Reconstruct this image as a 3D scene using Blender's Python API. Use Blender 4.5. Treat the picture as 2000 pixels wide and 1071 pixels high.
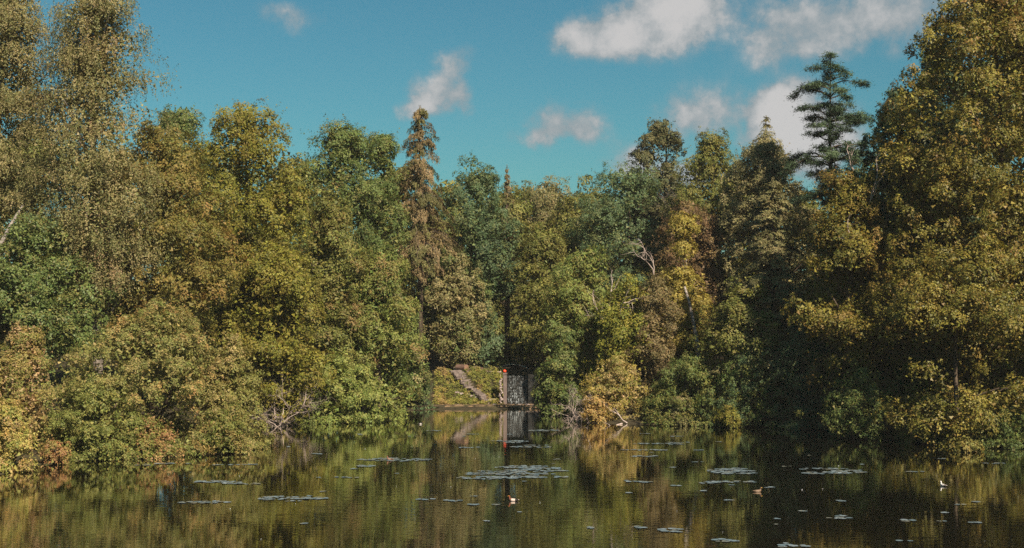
import bpy, math
import numpy as np
from math import radians, pi

for o in list(bpy.data.objects):
    bpy.data.objects.remove(o)
SC = bpy.context.scene
COL = SC.collection

# ------------------------------------------------------------------ camera
F = 2000 * 50.0 / 36.0          # focal length in photo pixels (50 mm on 36 mm)
CAMZ, HOR = 9.0, 590.0          # eye height above the pond, photo row of the horizon
cam = bpy.data.cameras.new('camera')
cam.lens, cam.sensor_width, cam.sensor_fit = 50.0, 36.0, 'HORIZONTAL'
cam.shift_y = (HOR - 535.5) / 2000.0
cam.clip_start, cam.clip_end = 0.5, 6000.0
cam_o = bpy.data.objects.new('camera', cam)
cam_o.location = (0, 0, CAMZ)
cam_o.rotation_euler = (pi / 2, 0, 0)
COL.objects.link(cam_o)
SC.camera = cam_o

# ------------------------------------------------------------------ light
SUN_EL = radians(41)
SUN_AZ = radians(148)           # from +Y (view direction) clockwise to +X
sun = bpy.data.lights.new('sun', 'SUN')
sun.energy, sun.angle, sun.color = 5.0, radians(0.5), (1.0, 0.89, 0.74)
sun_o = bpy.data.objects.new('sun', sun)
sun_o.rotation_euler = (pi / 2 - SUN_EL, 0, pi - SUN_AZ)
sun_o.location = (60, -40, 60)
COL.objects.link(sun_o)

W = bpy.data.worlds.new('World')
SC.world = W
W.use_nodes = True
wn, wl = W.node_tree.nodes, W.node_tree.links
wn.clear()


def wnode(kind, **kw):
    n = wn.new(kind)
    for k, v in kw.items():
        setattr(n, k, v)
    return n


def wmath(op, a, b=None, c=None, clamp=False):
    n = wnode('ShaderNodeMath', operation=op, use_clamp=clamp)
    for i, v in enumerate((a, b, c)):
        if v is None:
            continue
        if isinstance(v, (int, float)):
            n.inputs[i].default_value = v
        else:
            wl.new(v, n.inputs[i])
    return n.outputs[0]


def wvec(op, a, b=None, c=None):
    n = wnode('ShaderNodeVectorMath', operation=op)
    for i, v in enumerate((a, b, c)):
        if v is None:
            continue
        if isinstance(v, (tuple, list)):
            n.inputs[i].default_value = v
        else:
            wl.new(v, n.inputs[i])
    return n.outputs['Value'] if op in ('DOT_PRODUCT', 'LENGTH') else n.outputs[0]


def wsmooth(x, lo, hi):
    n = wnode('ShaderNodeMapRange', interpolation_type='SMOOTHSTEP')
    wl.new(x, n.inputs[0])
    n.inputs[1].default_value, n.inputs[2].default_value = lo, hi
    return n.outputs[0]


def wmix(f, a, b, blend='MIX'):
    n = wnode('ShaderNodeMix', data_type='RGBA', blend_type=blend)
    for i, v in ((0, f), (6, a), (7, b)):
        if isinstance(v, (int, float)):
            n.inputs[i].default_value = v
        elif isinstance(v, (tuple, list)):
            n.inputs[i].default_value = (*v, 1)
        else:
            wl.new(v, n.inputs[i])
    return n.outputs[2]


sky = wnode('ShaderNodeTexSky', sky_type='NISHITA')
sky.sun_disc = False
sky.sun_elevation = SUN_EL
sky.sun_rotation = SUN_AZ
sky.air_density, sky.dust_density, sky.ozone_density = 1.0, 0.6, 1.6
sky_col = wmix(1.0, sky.outputs[0], (0.36, 0.80, 0.79), 'MULTIPLY')
tc = wnode('ShaderNodeTexCoord').outputs['Generated']
sep = wnode('ShaderNodeSeparateXYZ')
wl.new(tc, sep.inputs[0])
az = wmath('ARCTAN2', sep.outputs[0], sep.outputs[1])
el = wmath('ARCSINE', sep.outputs[2])
comb = wnode('ShaderNodeCombineXYZ')
wl.new(az, comb.inputs[0])
wl.new(el, comb.inputs[1])


def wnoise(scale, detail, rough, vec=tc):
    n = wnode('ShaderNodeTexNoise')
    wl.new(vec, n.inputs['Vector'])
    n.inputs['Scale'].default_value = scale
    n.inputs['Detail'].default_value = detail
    n.inputs['Roughness'].default_value = rough
    return n


nz1 = wnoise(26, 6, 0.62)
warp = wvec('MULTIPLY_ADD', nz1.outputs['Color'], (0.050, 0.032, 0), (-0.025, -0.016, 0))
pos = wvec('ADD', comb.outputs[0], warp)


def angs(px, py):
    x, z = (px - 1000) / F, (HOR - py) / F
    return math.atan(x), math.atan(z / math.hypot(1, x))


# clouds by direction: photo column/row, half width, half height, weight
CLOUDS = [
    (1150, 72, 48, 30, .85), (1225, 60, 62, 42, 1.0), (1300, 55, 62, 42, .95), (1355, 18, 50, 34, 1.0), (1320, 0, 60, 26, .8),
    (900, 130, 34, 36, .72), (860, 190, 45, 28, .78), (815, 212, 30, 18, .55), (905, 190, 25, 20, .3),
    (1085, 238, 52, 38, .82), (1140, 250, 40, 26, .55), (1050, 268, 35, 18, .5),
    (545, 32, 45, 22, .42), (590, 42, 38, 18, .35), (690, 50, 26, 16, .28),
    (1500, 215, 36, 30, 1.1), (1560, 215, 42, 40, 1.3), (1600, 280, 70, 55, 1.3), (1530, 275, 55, 45, 1.0),
    (1390, 215, 62, 45, .62), (1340, 235, 45, 35, .5),
    (1235, 320, 40, 32, .95), (1350, 345, 60, 25, .9),
    (1520, 60, 75, 45, .55), (1640, 30, 110, 48, .72), (1780, 25, 90, 50, .75), (1560, 100, 60, 26, .4), (1480, 95, 30, 30, .3),
]
G = None
for (px, py, hw, hh, wgt) in CLOUDS:
    a, e = angs(px, py)
    sx, sy = F / hw * .8, F / hh * .8
    v = wvec('MULTIPLY_ADD', pos, (sx, sy, 0), (-a * sx, -e * sy, 0))
    d = wvec('DOT_PRODUCT', v, v)
    g = wmath('EXPONENT', wmath('MULTIPLY', d, -1.0))
    G = wmath('MULTIPLY', g, wgt) if G is None else wmath('MULTIPLY_ADD', g, wgt, G)
nz2 = wnoise(30, 9, 0.62)
# scattered fair-weather clouds over the rest of the sky
nz3 = wnoise(3.2, 7, 0.55)
out_m = wmath('MAXIMUM', wsmooth(wmath('ABSOLUTE', az), 0.42, 0.6), wsmooth(el, 0.27, 0.42))
rest = wmath('MULTIPLY', wsmooth(nz3.outputs[0], 0.50, 0.72), wmath('MULTIPLY', out_m, wsmooth(el, 0.0, 0.12)))
fluff = wmath('MULTIPLY', wmath('SUBTRACT', nz2.outputs[0], 0.53), 2.1)
pres = wmath('MULTIPLY', G, 1.6, clamp=True)
dens = wmath('ADD', wmath('MULTIPLY_ADD', fluff, pres, G), rest)
cl = wmath('MULTIPLY', wsmooth(dens, 0.12, .86), 0.95)
lit = wmath('ADD', wmath('MULTIPLY', dens, .8), wmath('MULTIPLY', wmath('SUBTRACT', nz2.outputs[0], .5), 2.4))
cl_col = wmix(wsmooth(lit, 0.15, 1.55), (3.7, 4.3, 4.6), (7.4, 7.2, 7.1))
sky_cl = wmix(cl, sky_col, cl_col)
bg = wnode('ShaderNodeBackground')
bg.inputs['Strength'].default_value = 0.051
wl.new(sky_cl, bg.inputs['Color'])
wo = wnode('ShaderNodeOutputWorld')
wl.new(bg.outputs[0], wo.inputs['Surface'])

vs = SC.view_settings
vs.view_transform, vs.look, vs.exposure, vs.gamma = 'Standard', 'None', 0.66, 1.0
vs.use_curve_mapping = False
SC.render.engine = 'CYCLES'
SC.cycles.max_bounces = 5
SC.cycles.diffuse_bounces = 2
SC.cycles.glossy_bounces = 3
SC.cycles.transmission_bounces = 3
SC.cycles.transparent_max_bounces = 4
SC.cycles.sample_clamp_indirect = 4.0
SC.cycles.caustics_reflective = False
SC.cycles.caustics_refractive = False
SC.cycles.use_denoising = False

# ------------------------------------------------------------------ helpers
RNG = np.random.default_rng(7)
HAZE = 0.00017  # density of the added haze that lifts the shadows


def at(px, py, Y):
    """Point of the place seen at photo pixel (px, py) at distance Y."""
    return np.array([(px - 1000) / F * Y, Y, CAMZ - (py - HOR) / F * Y])


def on_water(px, py):
    Y = CAMZ * F / (py - HOR)
    return np.array([(px - 1000) / F * Y, Y, 0.0])


def lin(c):
    c = np.asarray(c, float) / 255.0
    return np.where(c <= 0.04045, c / 12.92, ((c + 0.055) / 1.055) ** 2.4)


def unit(v):
    return v / np.maximum(np.linalg.norm(v, axis=-1, keepdims=True), 1e-9)


def tag(o, label=None, cat=None, group=None, kind=None):
    if label: o['label'] = label
    if cat: o['category'] = cat
    if group: o['group'] = group
    if kind: o['kind'] = kind
    return o


def empty(name, loc):
    o = bpy.data.objects.new(name, None)
    o.location = [float(v) for v in loc]
    o.empty_display_size = 0.3
    COL.objects.link(o)
    return o


def link(name, me, mat, parent=None):
    o = bpy.data.objects.new(name, me)
    COL.objects.link(o)
    if mat is not None:
        me.materials.append(mat)
    if parent is not None:
        o.parent = parent
        p = parent
        off = np.zeros(3)
        while p is not None:
            off += np.array(p.location)
            p = p.parent
        o.location = [-v for v in off]      # geometry is written in world space
    return o


class MB:
    """Collects tubes, boxes and lumps in world space."""

    def __init__(s):
        s.v, s.f, s.c = [], [], []

    def face(s, idx, c=None):
        s.f.append(idx)
        s.c.append(c)

    def tube(s, pts, rads, n=6, c=None, cap=True):
        pts = np.asarray(pts, float)
        k = len(pts)
        tang = np.gradient(pts, axis=0)
        tang = unit(tang)
        ref = np.array([0.31, 0.17, 0.93]) if abs(tang[0][2]) < .9 else np.array([1.0, .1, 0])
        base = len(s.v)
        for i in range(k):
            u = unit(np.cross(tang[i], ref))
            w = np.cross(tang[i], u)
            for j in range(n):
                a = 2 * pi * j / n
                s.v.append(pts[i] + rads[i] * (math.cos(a) * u + math.sin(a) * w))
        for i in range(k - 1):
            for j in range(n):
                j2 = (j + 1) % n
                s.face((base + i * n + j, base + i * n + j2, base + (i + 1) * n + j2, base + (i + 1) * n + j), c)
        if cap:
            s.face(tuple(base + j for j in range(n))[::-1], c)
            s.face(tuple(base + (k - 1) * n + j for j in range(n)), c)

    def box(s, centre, size, rz=0.0, tilt=0.0, jit=0.0, c=None, rng=RNG):
        hx, hy, hz = [q / 2 for q in size]
        pts = np.array([[x, y, z] for z in (-hz, hz) for y in (-hy, hy) for x in (-hx, hx)])
        pts += rng.normal(0, 1, pts.shape) * jit
        if tilt:
            ct, st = math.cos(tilt), math.sin(tilt)
            pts = np.c_[pts[:, 0] * ct + pts[:, 2] * st, pts[:, 1], -pts[:, 0] * st + pts[:, 2] * ct]
        cz, sz = math.cos(rz), math.sin(rz)
        pts = np.c_[pts[:, 0] * cz - pts[:, 1] * sz, pts[:, 0] * sz + pts[:, 1] * cz, pts[:, 2]] + np.asarray(centre)
        b = len(s.v)
        s.v.extend(pts)
        for q in ((0, 2, 3, 1), (4, 5, 7, 6), (0, 1, 5, 4), (2, 6, 7, 3), (0, 4, 6, 2), (1, 3, 7, 5)):
            s.face(tuple(b + i for i in q), c)

    def lump(s, centre, size, seed, n=9, m=6, amp=.22):
        r = np.random.default_rng(seed)
        b = len(s.v)
        k = r.normal(0, 1, (4, 3)) * 1.6
        ph = r.uniform(0, 6.28, 4)
        for i in range(m + 1):
            th = pi * i / m
            for j in range(n):
                a = 2 * pi * j / n
                d = np.array([math.sin(th) * math.cos(a), math.sin(th) * math.sin(a), math.cos(th)])
                rr = 1 + amp * np.sin(k @ d * 1.5 + ph).sum() / 2
                s.v.append(np.asarray(centre) + d * rr * np.asarray(size) / 2)
        for i in range(m):
            for j in range(n):
                j2 = (j + 1) % n
                s.face((b + i * n + j, b + (i + 1) * n + j, b + (i + 1) * n + j2, b + i * n + j2))

    def build(s, name, mat, parent=None, smooth=False, attr=False):
        me = bpy.data.meshes.new(name)
        me.from_pydata([tuple(map(float, p)) for p in s.v], [], s.f)
        if attr:
            a = me.attributes.new('tint', 'FLOAT_COLOR', 'FACE')
            a.data.foreach_set('color', np.array([(*c, 1) for c in s.c], np.float32).ravel())
        if smooth:
            me.polygons.foreach_set('use_smooth', [True] * len(me.polygons))
        me.update()
        return link(name, me, mat, parent)


# ------------------------------------------------------------------ materials
def mat_new(name):
    m = bpy.data.materials.new(name)
    m.use_nodes = True
    nt = m.node_tree
    return m, nt, nt.nodes['Principled BSDF'], nt.nodes['Material Output']


def leaf_material(name, transl=0.28, spec=0.25, rough=0.55):
    m, nt, p, out = mat_new(name)
    N, L = nt.nodes, nt.links
    a = N.new('ShaderNodeAttribute')
    a.attribute_name = 'tint'
    L.new(a.outputs['Color'], p.inputs['Base Color'])
    p.inputs['Roughness'].default_value = rough
    p.inputs['Specular IOR Level'].default_value = spec
    t = N.new('ShaderNodeBsdfTranslucent')
    mul = N.new('ShaderNodeMix')
    mul.data_type, mul.blend_type = 'RGBA', 'MULTIPLY'
    mul.inputs[0].default_value = 1
    L.new(a.outputs['Color'], mul.inputs[6])
    mul.inputs[7].default_value = (1.15, 1.1, 0.55, 1)
    L.new(mul.outputs[2], t.inputs['Color'])
    mx = N.new('ShaderNodeMixShader')
    mx.inputs[0].default_value = transl
    L.new(p.outputs[0], mx.inputs[1])
    L.new(t.outputs[0], mx.inputs[2])
    L.new(mx.outputs[0], out.inputs['Surface'])
    return m


def noise_material(name, cols, scale=4.0, rough=0.85, bump=0.3, stretch=(1, 1, 1), detail=6, spec=0.3, dist=0.05):
    m, nt, p, out = mat_new(name)
    N, L = nt.nodes, nt.links
    tcn = N.new('ShaderNodeTexCoord')
    mp = N.new('ShaderNodeMapping')
    mp.inputs['Scale'].default_value = stretch
    L.new(tcn.outputs['Object'], mp.inputs[0])
    nz = N.new('ShaderNodeTexNoise')
    nz.inputs['Scale'].default_value = scale
    nz.inputs['Detail'].default_value = detail
    nz.inputs['Roughness'].default_value = 0.65
    L.new(mp.outputs[0], nz.inputs['Vector'])
    cr = N.new('ShaderNodeValToRGB')
    els = cr.color_ramp.elements
    while len(els) < len(cols):
        els.new(0.5)
    for i, c in enumerate(cols):
        els[i].position = 0.3 + 0.4 * i / (len(cols) - 1)
        els[i].color = (*lin(c), 1)
    L.new(nz.outputs[0], cr.inputs[0])
    L.new(cr.outputs[0], p.inputs['Base Color'])
    p.inputs['Roughness'].default_value = rough
    p.inputs['Specular IOR Level'].default_value = spec
    if bump:
        b = N.new('ShaderNodeBump')
        b.inputs['Strength'].default_value = bump
        b.inputs['Distance'].default_value = dist
        L.new(nz.outputs[0], b.inputs['Height'])
        L.new(b.outputs[0], p.inputs['Normal'])
    return m


M_LEAF = leaf_material('leaf_matte')
M_GLOSS = leaf_material('leaf_glossy', 0.24, 0.3, 0.5)
M_NEEDLE = leaf_material('needle', 0.12, 0.2, 0.6)
M_BARK = noise_material('bark_brown', [(48, 40, 32), (84, 70, 56), (112, 96, 78)], 6, stretch=(1, 1, .3), bump=.6)
M_BARKGREY = noise_material('bark_grey', [(78, 70, 62), (122, 110, 98), (150, 138, 124)], 6, stretch=(1, 1, .3), bump=.5)
M_BIRCHBARK = noise_material('bark_birch', [(60, 52, 46), (142, 130, 120), (180, 168, 156)], 3, stretch=(.6, .6, 2.2), bump=.3)
M_DEAD = noise_material('dead_wood', [(132, 112, 100), (176, 156, 144), (204, 186, 172)], 5, stretch=(1, 1, .5), bump=.3)
M_SOIL = noise_material('soil_litter', [(36, 30, 20), (58, 50, 32), (74, 68, 40)], 1.3, rough=.95, bump=.5, detail=9, dist=.1)
M_STONE = noise_material('stone_pale', [(120, 104, 96), (160, 142, 134), (190, 174, 164)], 5, bump=.4)
M_SLAB = noise_material('stone_slab', [(76, 68, 60), (118, 104, 96), (144, 130, 120)], 4, bump=.35)
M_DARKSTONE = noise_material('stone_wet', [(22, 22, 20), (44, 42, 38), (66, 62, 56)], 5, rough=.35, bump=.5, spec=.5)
M_PILLAR = noise_material('concrete_grey', [(88, 74, 68), (118, 102, 95), (136, 120, 112)], 3, stretch=(1, 1, .4), bump=.25)
M_PALEWOOD = noise_material('pale_wood', [(150, 132, 112), (190, 172, 150), (206, 190, 170)], 6, stretch=(.3, 1, 1), bump=.2)
M_LOG = noise_material('log_bark', [(80, 62, 52), (116, 90, 76), (142, 114, 98)], 7, stretch=(.4, 1, 1), bump=.5)
M_LOGEND = noise_material('log_end', [(104, 76, 58), (136, 102, 80), (156, 122, 98)], 9, bump=.4)

# ------------------------------------------------------------------ pond outline and terrain
SHORE_PX = [(0, 938), (72, 926), (92, 909), (330, 898), (505, 889), (515, 852), (560, 838), (600, 829), (745, 819),
            (752, 804), (860, 800), (985, 800), (1030, 799), (1095, 799), (1105, 828), (1300, 834), (1500, 840),
            (1560, 845), (1700, 872), (1900, 882), (2000, 888)]
SHORE = np.array([on_water(*p)[:2] for p in SHORE_PX] + [(35, 78), (41, 60), (39, 32), (22, 13), (-22, 13), (-31, 35), (-27, 62)])


def pond_dist(x, y):
    """Signed distance to the pond outline, positive on land."""
    p = np.stack([x, y], -1)
    best = np.full(x.shape, 1e9)
    inside = np.zeros(x.shape, bool)
    n = len(SHORE)
    for i in range(n):
        a, b = SHORE[i], SHORE[(i + 1) % n]
        ab = b - a
        t = np.clip(((p - a) @ ab) / (ab @ ab), 0, 1)
        best = np.minimum(best, np.linalg.norm(p - (a + t[..., None] * ab), axis=-1))
        cond = (a[1] > y) != (b[1] > y)
        with np.errstate(divide='ignore', invalid='ignore'):
            xi = (b[0] - a[0]) * (y - a[1]) / (b[1] - a[1] + 1e-12) + a[0]
        inside ^= cond & (x < xi)
    return np.where(inside, -best, best)


def sstep(x, a, b):
    t = np.clip((x - a) / (b - a), 0, 1)
    return t * t * (3 - 2 * t)


def terrain(x, y):
    x, y = np.asarray(x, float), np.asarray(y, float)
    d = pond_dist(x, y)
    d = d - (1.5 + 2.2 * sstep(x, 15, 22)) * (1 - sstep(x, -13, -10) * (1 - sstep(x, 3.2, 4.6)) * sstep(y, 114, 117))
    land = 0.22 * (1 - np.exp(-np.maximum(d, 0) / .7)) + 11 * (1 - np.exp(-np.maximum(d - .8, 0) / 60))
    land = land + 0.25 * np.sin(x * .41 + y * .23) * sstep(d, 3, 12) + .12 * np.sin(x * 1.3 - y * .9) * sstep(d, 1, 5)
    bed = -np.minimum(1.6, -np.minimum(d, 0) * .3)
    z = np.where(d > 0, land, bed)
    # bank the camera stands on
    near = sstep(-y, -12.5, 2)
    z = np.where(d > 0, z * (1 - near) + near * 7.35, z)
    # embankment beside the cascade
    start = np.where((x > -.55) & (x < 1.6), 123.6, 121.4)
    emb = 0.15 + 2.7 * sstep(y, start, start + 3.8) + .03 * np.maximum(y - 128, 0)
    m = sstep(x, -9, -6.2) * (1 - sstep(x, 4.5, 8)) * sstep(y, 120.6, 121.2)
    z = np.where(d > 0, z * (1 - m) + np.maximum(emb, z * 0) * m, z)
    return z


def tz(x, y):
    return float(terrain(np.array([x]), np.array([y]))[0])


def axis(fine0, fine1, step, far):
    mid = np.arange(fine0, fine1 + 1e-6, step)
    g = [fine1]
    s = step
    while g[-1] < far:
        s *= 1.28
        g.append(g[-1] + s)
    h = [fine0]
    s = step
    while h[-1] > -far:
        s *= 1.28
        h.append(h[-1] - s)
    return np.array(h[:0:-1] + list(mid) + g[1:])


gx, gy = axis(-40, 46, .6, 2500), axis(66, 140, .55, 2500)
GX, GY = np.meshgrid(gx, gy)
GZ = terrain(GX, GY)
me = bpy.data.meshes.new('ground')
nx, ny = len(gx), len(gy)
me.vertices.add(nx * ny)
me.vertices.foreach_set('co', np.stack([GX, GY, GZ], -1).astype(np.float32).ravel())
ii, jj = np.meshgrid(np.arange(ny - 1), np.arange(nx - 1), indexing='ij')
q = np.stack([ii * nx + jj, ii * nx + jj + 1, (ii + 1) * nx + jj + 1, (ii + 1) * nx + jj], -1).reshape(-1, 4)
me.loops.add(q.size)
me.loops.foreach_set('vertex_index', q.astype(np.int32).ravel())
me.polygons.add(len(q))
me.polygons.foreach_set('loop_start', np.arange(0, q.size, 4, dtype=np.int32))
me.polygons.foreach_set('use_smooth', np.ones(len(q), bool))
me.update(calc_edges=True)
tag(link('ground', me, M_SOIL), 'dark leaf-littered ground rising from the pond into the wood', kind='structure')

# water
m, nt, p, out = mat_new('pond_water')
N, L = nt.nodes, nt.links
p.inputs['Base Color'].default_value = (0.009, 0.008, 0.004, 1)
p.inputs['Roughness'].default_value = 0.0
p.inputs['IOR'].default_value = 1.45
p.inputs['Specular IOR Level'].default_value = 0.5
g = N.new('ShaderNodeNewGeometry')


def ripple(sc, scale, detail):
    mp = N.new('ShaderNodeMapping')
    mp.inputs['Scale'].default_value = sc
    L.new(g.outputs['Position'], mp.inputs[0])
    n = N.new('ShaderNodeTexNoise')
    n.inputs['Scale'].default_value = scale
    n.inputs['Detail'].default_value = detail
    n.inputs['Roughness'].default_value = .55
    L.new(mp.outputs[0], n.inputs['Vector'])
    return n.outputs[0]


r1, r2 = ripple((.55, 1.6, 1), 1.6, 3), ripple((.35, 1, 1), .35, 2)
r3 = ripple((.5, .5, 1), .12, 2)
mm = N.new('ShaderNodeMath'); mm.operation = 'MULTIPLY_ADD'
L.new(r2, mm.inputs[0]); mm.inputs[1].default_value = 1.6; L.new(r1, mm.inputs[2])
mr = N.new('ShaderNodeMapRange')
L.new(r3, mr.inputs[0])
mr.inputs[1].default_value, mr.inputs[2].default_value = .38, .62
mr.inputs[3].default_value, mr.inputs[4].default_value = .35, 1.0
b = N.new('ShaderNodeBump')
b.inputs['Distance'].default_value = .006
L.new(mr.outputs[0], b.inputs['Strength'])
L.new(mm.outputs[0], b.inputs['Height'])
L.new(b.outputs[0], p.inputs['Normal'])
p.inputs['Specular IOR Level'].default_value = 0.0
p.inputs['Roughness'].default_value = .6
gl = N.new('ShaderNodeBsdfGlossy')
gl.inputs['Roughness'].default_value = 0.0
gl.inputs['Color'].default_value = (.97, .96, .92, 1)
L.new(b.outputs[0], gl.inputs['Normal'])
fr = N.new('ShaderNodeFresnel')
fr.inputs['IOR'].default_value = 1.34
fm = N.new('ShaderNodeMath'); fm.operation = 'MULTIPLY_ADD'; fm.use_clamp = True
L.new(fr.outputs[0], fm.inputs[0]); fm.inputs[1].default_value = 1.35; fm.inputs[2].default_value = .14
mxs = N.new('ShaderNodeMixShader')
L.new(fm.outputs[0], mxs.inputs[0])
L.new(p.outputs[0], mxs.inputs[1])
L.new(gl.outputs[0], mxs.inputs[2])
L.new(mxs.outputs[0], out.inputs['Surface'])
M_WATER = m
me = bpy.data.meshes.new('pond_water')
me.from_pydata([(-60, 5, 0), (60, 5, 0), (60, 124, 0), (-60, 124, 0)], [], [(0, 1, 2, 3)])
tag(link('pond_water', me, M_WATER), 'dark still pond mirroring the trees', kind='structure')


# ------------------------------------------------------------------ foliage
def leaf_object(name, parent, mat, P, Nn, Ln, Wd, Cc, T=None, rng=RNG):
    n = len(P)
    Nn = unit(Nn)
    if T is None:
        T = rng.normal(0, 1, (n, 3))
    T = unit(T - (T * Nn).sum(1, keepdims=True) * Nn)
    B = np.cross(Nn, T)
    Ln, Wd = Ln[:, None] / 2, Wd[:, None] / 2
    K = 3
    co = np.empty((n, K, 3), np.float32)
    if K == 4:
        co[:, 0] = P - T * Ln
        co[:, 1] = P + B * Wd - T * Ln * .1
        co[:, 2] = P + T * Ln
        co[:, 3] = P - B * Wd - T * Ln * .1
    else:
        sk = rng.uniform(-.5, .5, (n, 1))
        co[:, 0] = P - T * Ln * .75 + B * Wd * .8
        co[:, 1] = P - T * Ln * .45 - B * Wd * 1.1
        co[:, 2] = P + T * Ln + B * Wd * sk
    me = bpy.data.meshes.new(name)
    me.vertices.add(K * n)
    me.vertices.foreach_set('co', co.ravel())
    me.loops.add(K * n)
    me.loops.foreach_set('vertex_index', np.arange(K * n, dtype=np.int32))
    me.polygons.add(n)
    me.polygons.foreach_set('loop_start', np.arange(0, K * n, K, dtype=np.int32))
    a = me.attributes.new('tint', 'FLOAT_COLOR', 'FACE')
    a.data.foreach_set('color', np.c_[Cc, np.ones(n)].astype(np.float32).ravel())
    me.update(calc_edges=True)
    return link(name, me, mat, parent)




class Leaves:
    def __init__(s, rng):
        s.rng, s.pal = rng, None
        s.P, s.N, s.L, s.W, s.C, s.T = [], [], [], [], [], []

    def add(s, P, N_, L_, W_, C_, T=None):
        n = len(P)
        s.P.append(P); s.N.append(N_)
        s.L.append(np.broadcast_to(L_, n)); s.W.append(np.broadcast_to(W_, n))
        C_ = np.array(C_)
        if s.pal is not None:
            k_ = s.rng.uniform(0, 1, n) < .25
            C_[k_] = s.pal[s.rng.integers(len(s.pal), size=int(k_.sum()))]
        j = s.rng.normal(1.12, .15, (n, 1)) * (1 + s.rng.normal(0, .05, (n, 3)))
        s.C.append(np.clip(C_ * j * np.array([.98, 1.005, .98]), .004, .8))
        s.T.append(s.rng.normal(0, 1, (n, 3)) if T is None else T)

    def build(s, name, parent, mat):
        return leaf_object(name, parent, mat, *[np.concatenate(a) for a in (s.P, s.N, s.L, s.W, s.C, s.T)], rng=s.rng)


def discs(lv, C, Nc, rad, per, leaf, asp, droop, thick, njit, cols):
    """Sprays: every clump is a drooping disc of leaves."""
    rng = lv.rng
    m = len(C)
    if m == 0:
        return
    reps = np.maximum((per * (rad / rad.mean()) ** 2), 4).astype(int)
    idx = np.repeat(np.arange(m), reps)
    n = len(idx)
    Nc = unit(Nc)
    U = unit(np.cross(Nc, rng.normal(0, 1, (m, 3))))
    V = np.cross(Nc, U)
    r = np.sqrt(rng.uniform(0, 1, n))
    r *= 1 + .25 * rng.normal(0, 1, n) * (r > .8)
    th = rng.uniform(0, 2 * pi, n)
    # ragged spray outline: a few fingers
    ph = rng.uniform(0, 6.28, m)[idx]
    k = rng.integers(3, 6, m)[idx]
    r = r * (.78 + .3 * np.cos(k * th + ph))
    R = rad[idx]
    el_ = rng.uniform(.7, 1.0, m)[idx]
    rv = U[idx] * (r * np.cos(th))[:, None] + V[idx] * (r * el_ * np.sin(th))[:, None]
    P = C[idx] + rv * R[:, None] - Nc[idx] * (droop * R * r * r)[:, None] + Nc[idx] * (rng.normal(0, 1, n) * thick * R)[:, None]
    Nl = Nc[idx] + rv * droop * 1.2 + rng.normal(0, 1, (n, 3)) * njit
    s_ = leaf * rng.uniform(.7, 1.3, n)
    T = rv + rng.normal(0, .6, (n, 3)) + np.array([0, 0, -.3])
    lv.add(P, Nl, s_, s_ * asp, cols[idx], T)


def pick(pal, n, rng, w=None):
    pal = np.array([lin(c) for c in pal])
    w = None if w is None else np.array(w) / np.sum(w)
    c = pal[rng.choice(len(pal), n, p=w)]
    return c * rng.normal(1, .10, (n, 1))


class Wob:
    """Smooth random field from a handful of sine waves."""

    def __init__(s, rng, freq, n=7):
        s.k = rng.normal(0, 1, (n, 3)) * freq
        s.ph = rng.uniform(0, 6.28, n)

    def __call__(s, P):
        return np.sin(P @ s.k.T + s.ph).sum(1) / math.sqrt(len(s.ph) / 2) / 1.6


PROF = {
    'round': lambda t: np.sqrt(np.clip(1 - (2 * t - 1) ** 2, 0, 1)) ** .75,
    'beech': lambda t: np.where(t < .3, .62 + .38 * np.sin(t / .3 * pi / 2), np.clip(1 - ((t - .3) / .7) ** 2.2, 0, 1) ** .52),
    'dome': lambda t: np.clip(1 - t ** 2.1, 0, 1) ** .55,
    'cone': lambda t: np.clip((1 - t) ** .8 * 1.05 + .04, 0, 1) * np.where(t < .12, .7 + 2.5 * t, 1),
    'tall': lambda t: np.where(t < .2, .5 + 2.5 * t, np.clip(1 - ((t - .2) / .8) ** 3.0, 0, 1) ** .52),
}


def limb_tubes(mb, base, top, r0, targets, rng, lean=None, n=7):
    """Tapered, slightly crooked trunk with limbs that reach for the given points."""
    k = 9
    tt = np.linspace(0, 1, k)
    pts = base + (top - base) * tt[:, None]
    w = np.cumsum(rng.normal(0, .10, (k, 3)), 0) * np.array([1, 1, 0])
    pts = pts + w * tt[:, None]
    rads = r0 * (1 - .88 * tt) * np.where(tt == 0, 1.35, 1)
    mb.tube(pts, rads, n)
    for g_ in targets:
        h = np.clip((g_[2] - base[2]) / max(top[2] - base[2], .1) - rng.uniform(.10, .24), .12, .9)
        i = h * (k - 1)
        i0 = int(i)
        s0 = pts[i0] + (pts[min(i0 + 1, k - 1)] - pts[i0]) * (i - i0)
        r = r0 * (1 - .88 * h) * rng.uniform(.35, .55)
        mid = s0 + (g_ - s0) * .5 + np.array([0, 0, .25]) * np.linalg.norm(g_ - s0) * .3 + rng.normal(0, .12, 3)
        q1 = s0 + (mid - s0) * .5 + rng.normal(0, .06, 3)
        q2 = mid + (g_ - mid) * .55 + rng.normal(0, .10, 3)
        mb.tube([s0, q1, mid, q2, g_], [r, r * .8, r * .55, r * .34, r * .12], 5, cap=False)
    return pts


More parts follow.
